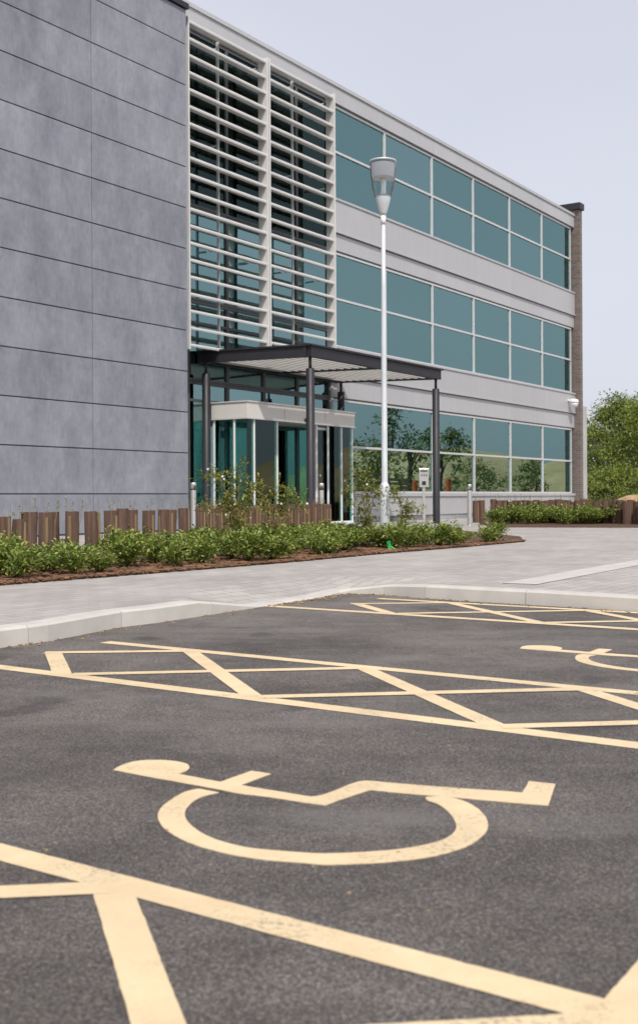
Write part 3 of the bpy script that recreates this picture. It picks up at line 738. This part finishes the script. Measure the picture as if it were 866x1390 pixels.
rose(AT(322, 13.0), [(-.42, .1, .95, .08), (-.30, -.05, 1.02, .0), (-.12, .1, 1.0, -.05), (.05, .0, 1.06, .0), (.18, .1, .80, .05), (.30, -.1, .86, .02), (-.2, .2, .7, .1), (-.38, 0, .62, .1), (.08, .1, .9, 0)], 'leggy rose bush with a few white blooms before the left lobby glass', 3, 7)
rose(AT(368, 13.6), [(.26, .05, .78, .12), (.12, .1, .84, .02), (-.12, 0, .70, .02), (.40, .0, .72, .16), (.2, .1, .6, .1)], 'smaller arching rose bush between the leggy one and the canopy column', 8, 2)
rose(AT(498, 15.6), [(-.30, .05, .80, .08), (-.14, .1, 1.0, .0), (-.02, 0, 1.04, .0), (.10, .1, .92, .0), (.2, -.05, .75, .08), (-.25, 0, .6, .12), (.04, 0, .84, .0)], 'upright rose bush immediately left of the lamp post', 5, 1)
rose(AT(548, 16.2), [(-.10, .05, .75, .05), (.10, .0, .60, .2), (.28, .05, .58, .28), (-.16, .05, .84, .02), (.05, .1, .5, .05)], 'thin arching rose shoots immediately right of the lamp post', 6, 0)
# hedge whips in brown mesh guards
def make_guard(seed, hasleaf):
    q = random.Random(seed); t = thing('plant_guard', 'x', 'plant guard')
    g = MB(); r0 = q.uniform(.070, .082); seg = 14; h = q.uniform(.50, .56); lean = q.gauss(0, .02)
    vs = []; zs_ = [0, h*.33, h*.66, h]
    for z in zs_:
        for i in range(seg):
            a = 2*math.pi*i/seg; rr = r0*(1+.05*math.sin(3*a+z*6+seed)+.01*(i % 2)); vs.append(Vector((rr*math.cos(a)+lean*z, rr*math.sin(a), z+(q.uniform(-.006, .006) if z == h else 0))))
    for z in reversed(zs_):
        for i in range(seg):
            a = 2*math.pi*i/seg; rr = r0*.94*(1+.05*math.sin(3*a+z*6+seed)); vs.append(Vector((rr*math.cos(a)+lean*z, rr*math.sin(a), z)))
    fs = [(j*seg+i, j*seg+(i+1) % seg, (j+1)*seg+(i+1) % seg, (j+1)*seg+i) for j in range(7) for i in range(seg)]
    g.add(vs, fs, False); g.build('mesh_sleeve', M['guard'], t)
    g = MB(); a = q.uniform(3.6, 5.8); x, y = (r0+.012)*math.cos(a), (r0+.012)*math.sin(a); g.box(x-.012, x+.012, y-.012, y+.012, 0, h*q.uniform(.82, 1.03)); g.build('stake', M['stake'], t, bevel=.002)
    g = MB(); f = MB()
    for k_ in range(3):
        p0 = Vector((q.gauss(0, .015), q.gauss(0, .015), 0)); p1 = Vector((q.gauss(0, .05), q.gauss(0, .05), h+q.uniform(.01, .16))); g.tube([p0, p0.lerp(p1, .5), p1], [.005, .004, .002], 4)
        for j in range(6 if hasleaf else 0):
            p = p0.lerp(p1, q.uniform(.85, 1.0)); f.leafq(p, Vector((q.gauss(0, 1), q.gauss(0, 1), q.gauss(.4, .4))).normalized(), Vector((0, 0, 1)), .035, .02)
    tw = g.build('stem', M['twig'], t)
    if hasleaf: f.build('foliage', M['leaf_rose'], t)
    return t
gp = [make_guard(20+i, i % 2 == 0) for i in range(6)]; used = []
def guard(loc, label, grp, sc_=1.0):
    i = len(used)
    src = gp[i] if i < len(gp) else copy_tree(gp[rnd.randrange(6)])
    src.location = loc; src.rotation_euler[2] = rnd.uniform(-.5, .5); src.scale = (rnd.uniform(.92, 1.08)*sc_, sc_, rnd.uniform(.97, 1.03)*sc_); tag(src, label, 'plant guard', grp); used.append(src)
def lineY(x, pts):
    for (a, A_), (b_, B_) in zip(pts[:-1], pts[1:]):
        if x <= b_: return A_+(B_-A_)*(x-a)/(b_-a)
    return pts[-1][1]
gl = [(-40, 10.8), (35, 11.6), (96, 12.6), (250, 16.6), (440, 22.5)]
lab1 = 'brown mesh guard with wooden stake standing spaced before the slate wall'; lab2 = 'brown mesh guard in the crowded row before the glazed lobby'; lab3 = 'brown mesh guard in the far row beyond the bollard'
for x in (-18, 8, 24, 38, 62, 72, 96, 124, 150, 166, 181, 204, 222, 233, 250):
    guard(AT(x+rnd.uniform(-2, 2), lineY(x, gl)*rnd.uniform(.985, 1.015)), lab1, 'spaced brown plant guards before the slate wall', 1.0)
x = 272
while x < 446:
    Y = lineY(x, gl); guard(AT(x, Y), lab2, 'crowded brown plant guards before the lobby', 1.0)
    if rnd.random() < .9: guard(AT(x+4, Y+rnd.uniform(.5, 1.1)), lab2, 'crowded brown plant guards before the lobby', 1.03)
    x += 8.0
for x in (646, 654): guard(AT(x, 31), 'brown mesh guard of the close pair just right of the far bollard', 'pair of brown plant guards right of the bollard', 1.1)
x = 670
while x < 930:
    Y = 31.5-(x-670)*.018; guard(AT(x+rnd.uniform(-1, 1), Y+rnd.uniform(-.3, .3)), lab3, 'far brown plant guards beside the paving', 1.1); x += 7.2
# green tag in the bark
t = G(531, 748); g = MB()
gt = thing('green_tag', 'crumpled bright green plastic tag lying at the foot of the lamp post', 'tag', t, 0)
for (a, b_, c, d_) in (((-.06, 0, .12), (-.02, -.03, .14), (.0, -.02, .05), (-.03, 0, .04)), ((-.02, -.02, .07), (.05, -.03, .03), (.06, 0, .005), (0, .0, .01)), ((-.05, .01, .1), (-.01, .02, .06), (.02, -.01, .02), (-.03, -.02, .03))):
    A_ = [Vector(v) for v in (a, b_, c, d_)]; nrm = (A_[1]-A_[0]).cross(A_[2]-A_[0]).normalized()*.003
    g.add([v+nrm for v in A_]+[v-nrm for v in A_], [(0, 1, 2, 3), (7, 6, 5, 4), (0, 4, 5, 1), (1, 5, 6, 2), (2, 6, 7, 3), (3, 7, 4, 0)])
g.build('plastic_strip', M['green'], gt)

# ------------------------------------------------------------------ trees
def tree(name, loc, h, r, label, seed, m='leaf_tree', nclump=120, per=70, ls=.22, cat='tree', trunk_h=.25, group=None):
    q = random.Random(seed); t = thing(name, label, cat, loc, 0, group)
    tk = MB(); top = Vector((q.gauss(0, .2), q.gauss(0, .2), h*.8)); tk.tube([(0, 0, -.2), (0, 0, h*trunk_h), top*.6, top], [h*.03, h*.024, h*.014, h*.004], 8)
    f = MB(); cl = []
    for i in range(nclump):
        z = q.uniform(trunk_h*.55, 1)**.9; prof = math.sin(min(1, (z-trunk_h*.4)/(1-trunk_h*.4))**.75*math.pi*.93+.12)**.7 if z > trunk_h*.4 else .1
        a = q.uniform(0, 6.28); rr = r*max(.12, prof)*q.uniform(.35, 1.08); cl.append(Vector((math.cos(a)*rr, math.sin(a)*rr, h*z)))
    for c in cl[::4]: 
        s_ = Vector((0, 0, max(h*trunk_h*.7, c.z*.55))); tk.tube([s_, s_.lerp(c, .5)+Vector((0, 0, .1)), c], [h*.010, h*.006, h*.002], 5)
    for c in cl:
        cr = r*q.uniform(.12, .26)
        for j in range(per):
            d = Vector((q.gauss(0, 1), q.gauss(0, 1), q.gauss(0, .8))); p = c+d*cr*.6
            dd = (d+Vector((0, 0, -.3))+Vector((q.gauss(0, .6), q.gauss(0, .6), q.gauss(0, .6)))).normalized()
            f.leafq(p, dd, Vector((q.gauss(0, .5), q.gauss(0, .5), 1)), ls*q.uniform(.6, 1.3), ls*.55)
    tk.build('trunk', M['bark'], t); f.build('crown', M[m], t); return t
tree('broadleaf_tree', AT(838, 74), 6.9, 2.6, 'rounded green tree standing nearest the brick end of the building', 31)
tree('broadleaf_tree', AT(884, 70), 6.4, 2.5, 'darker green tree cut by the right edge of the view', 32)
tree('broadleaf_tree', AT(812, 88), 5.6, 2.4, 'small yellowish green tree close against the brick wall edge', 33, 'leaf_tree2')
tree('broadleaf_tree', AT(868, 96), 8.6, 3.2, 'paler tree showing between and behind the two front trees', 34, 'leaf_tree2')
lb_h = 'dense low bush filling the gap under the trees'; gh = 'low bushes under the trees'
b0 = None
for i, (x, Y) in enumerate(((808, 62), (830, 60), (853, 61), (877, 59), (905, 60))):
    if b0 is None: b0 = tree('low_bush', AT(x, Y), 1.9, 1.5, lb_h, 40, 'leaf_tree', 60, 60, .14, 'bush', .05, gh)
    else:
        c = copy_tree(b0); c.location = AT(x, Y); c.rotation_euler[2] = i*1.3; s_ = rnd.uniform(.85, 1.15); c.scale = (s_, s_, s_)
g = MB(); g.lathe([(1.2, 0), (1.1, .3), (.8, .58), (.42, .72), (.02, .76)], (0, 0, 0), 22)
mo = g.build('earth_mound', M['earth'], None, AT(864, 52)); tag(mo, 'tan mound of earth behind the far guards at the right edge', 'mound')

# what the windows mirror: the other side of the forecourt, out of the picture to the right
def mirror(px, Y, z=0):
    p = AT(px, Y, z); d = (p-FO).dot(n); q = p-n*(2*d); return q
for i, (px, Y, h, r, lab) in enumerate(((545, 66, 6.6, 2.0, 'tree across the forecourt mirrored in the second ground floor window'), (604, 76, 5.2, 1.6, 'tree across the forecourt mirrored beside the right canopy column'), (492, 72, 4.2, 1.8, 'smaller tree across the forecourt mirrored next to the lobby'), (655, 90, 3.4, 2.6, 'wide low tree across the forecourt mirrored in the third ground floor window'), (725, 95, 3.8, 2.0, 'tree across the forecourt mirrored in the fifth ground floor window'))):
    tree('broadleaf_tree', mirror(px, Y), h, r, lab, 50+i, 'leaf_tree2', 44, 36, .25)
c = mirror(590, 170); mb = MB()
for (dx, dy, rx, hz) in ((0, 0, 26, 8.5), (-22, 20, 22, 6.5), (22, -6, 16, 7)):
    mb.lathe([(rx, -1), (rx*.92, hz*.25), (rx*.72, hz*.6), (rx*.45, hz*.88), (rx*.2, hz*.98), (.1, hz)], (c.x+dx, c.y+dy, 0), 40)
tag(mb.build('hill', M['hill']), kind='structure')
p0, p1 = mirror(470, 52), mirror(548, 56); t = (p1-p0); L = t.length; ang = math.atan2(t.y, t.x)
fe = thing('slatted_fence', 'horizontal slatted timber fence mirrored in the glass beside the lobby', 'fence', p0, ang)
g = MB()
for k_ in range(8): g.box(0, L, -.015, .015, .15+k_*.2, .29+k_*.2)
g.build('slats', M['timber'], fe)
for k_ in range(int(L/2)+1):
    g = MB(); g.box(k_*2-.05, k_*2+.05, .016, .11, 0, 1.85); g.build('post', M['timber'], fe)
for px, Y, lab in ((557, 48, 'left orange post mirrored in the second ground floor window'), (612, 46, 'orange post mirrored just right of the canopy column'), (735, 60, 'orange post mirrored in the fifth ground floor window')):
    g = MB(); g.lathe([(.17, 0), (.16, .05), (.12, .06), (.115, 1.35), (.09, 1.42), (.02, 1.45)], (0, 0, 0), 20); o = g.build('orange_post', M['orange'], None, mirror(px, Y)); tag(o, lab, 'post', 'orange posts mirrored in the windows')

# ------------------------------------------------------------------ camera, sky and sun
cam = bpy.data.cameras.new('camera'); co = bpy.data.objects.new('camera', cam); col.objects.link(co); sc.camera = co
cam.sensor_fit = 'HORIZONTAL'; cam.sensor_width = 24; cam.lens = 24*F/866; cam.shift_x = 0; cam.shift_y = -(695-PPY)/866
cam.clip_start = .05; cam.clip_end = 4000
co.matrix_world = Matrix.Translation((0, 0, EYE)) @ Matrix.Rotation(R(90), 4, 'X') @ Matrix.Rotation(-ROLL, 4, 'Z')
cam.dof.use_dof = True; cam.dof.focus_distance = 8.5; cam.dof.aperture_fstop = 5.6
SUN_EL, SUN_AZ = 50, 168          # azimuth clockwise from +Y (the way the camera looks)
w = bpy.data.worlds.new('World'); sc.world = w; w.use_nodes = True; nt = w.node_tree; bg = nt.nodes['Background']
sky = nt.nodes.new('ShaderNodeTexSky'); sky.sky_type = 'NISHITA'; sky.sun_disc = False; sky.sun_elevation = R(SUN_EL); sky.sun_rotation = R(SUN_AZ)
sky.air_density = 1.0; sky.dust_density = 3.0; sky.ozone_density = 1.2
hs = nt.nodes.new('ShaderNodeHueSaturation'); hs.inputs['Saturation'].default_value = .45; hs.inputs['Value'].default_value = 1.0
nt.links.new(sky.outputs[0], hs.inputs['Color'])
# thin high haze over the blue, slightly uneven
tc = nt.nodes.new('ShaderNodeTexCoord'); mp = nt.nodes.new('ShaderNodeMapping'); mp.inputs['Scale'].default_value = (1, 1, 2.5); nt.links.new(tc.outputs['Generated'], mp.inputs[0])
cloud = ramp(nt, noise(nt, mp.outputs[0], 1.6, 3, .5), [(.3, .55), (.7, .85)])
hz = mixc(nt, cloud, hs.outputs[0], (4.75, 4.88, 5.55)); nt.links.new(hz, bg.inputs[0]); bg.inputs[1].default_value = .125
s = bpy.data.lights.new('sun', 'SUN'); s.energy = 2.7; s.angle = R(1.0); s.color = (1, .94, .85)
so = bpy.data.objects.new('sun', s); col.objects.link(so)
d = Vector((math.sin(R(SUN_AZ))*math.cos(R(SUN_EL)), math.cos(R(SUN_AZ))*math.cos(R(SUN_EL)), math.sin(R(SUN_EL))))
so.rotation_euler = (-d).to_track_quat('-Z', 'Y').to_euler(); so.location = (0, -5, 20)
sc.view_settings.view_transform = 'Standard'; sc.view_settings.look = 'None'; sc.view_settings.exposure = 0.35; sc.view_settings.gamma = 1
sc.cycles.max_bounces = 10; sc.cycles.transparent_max_bounces = 16
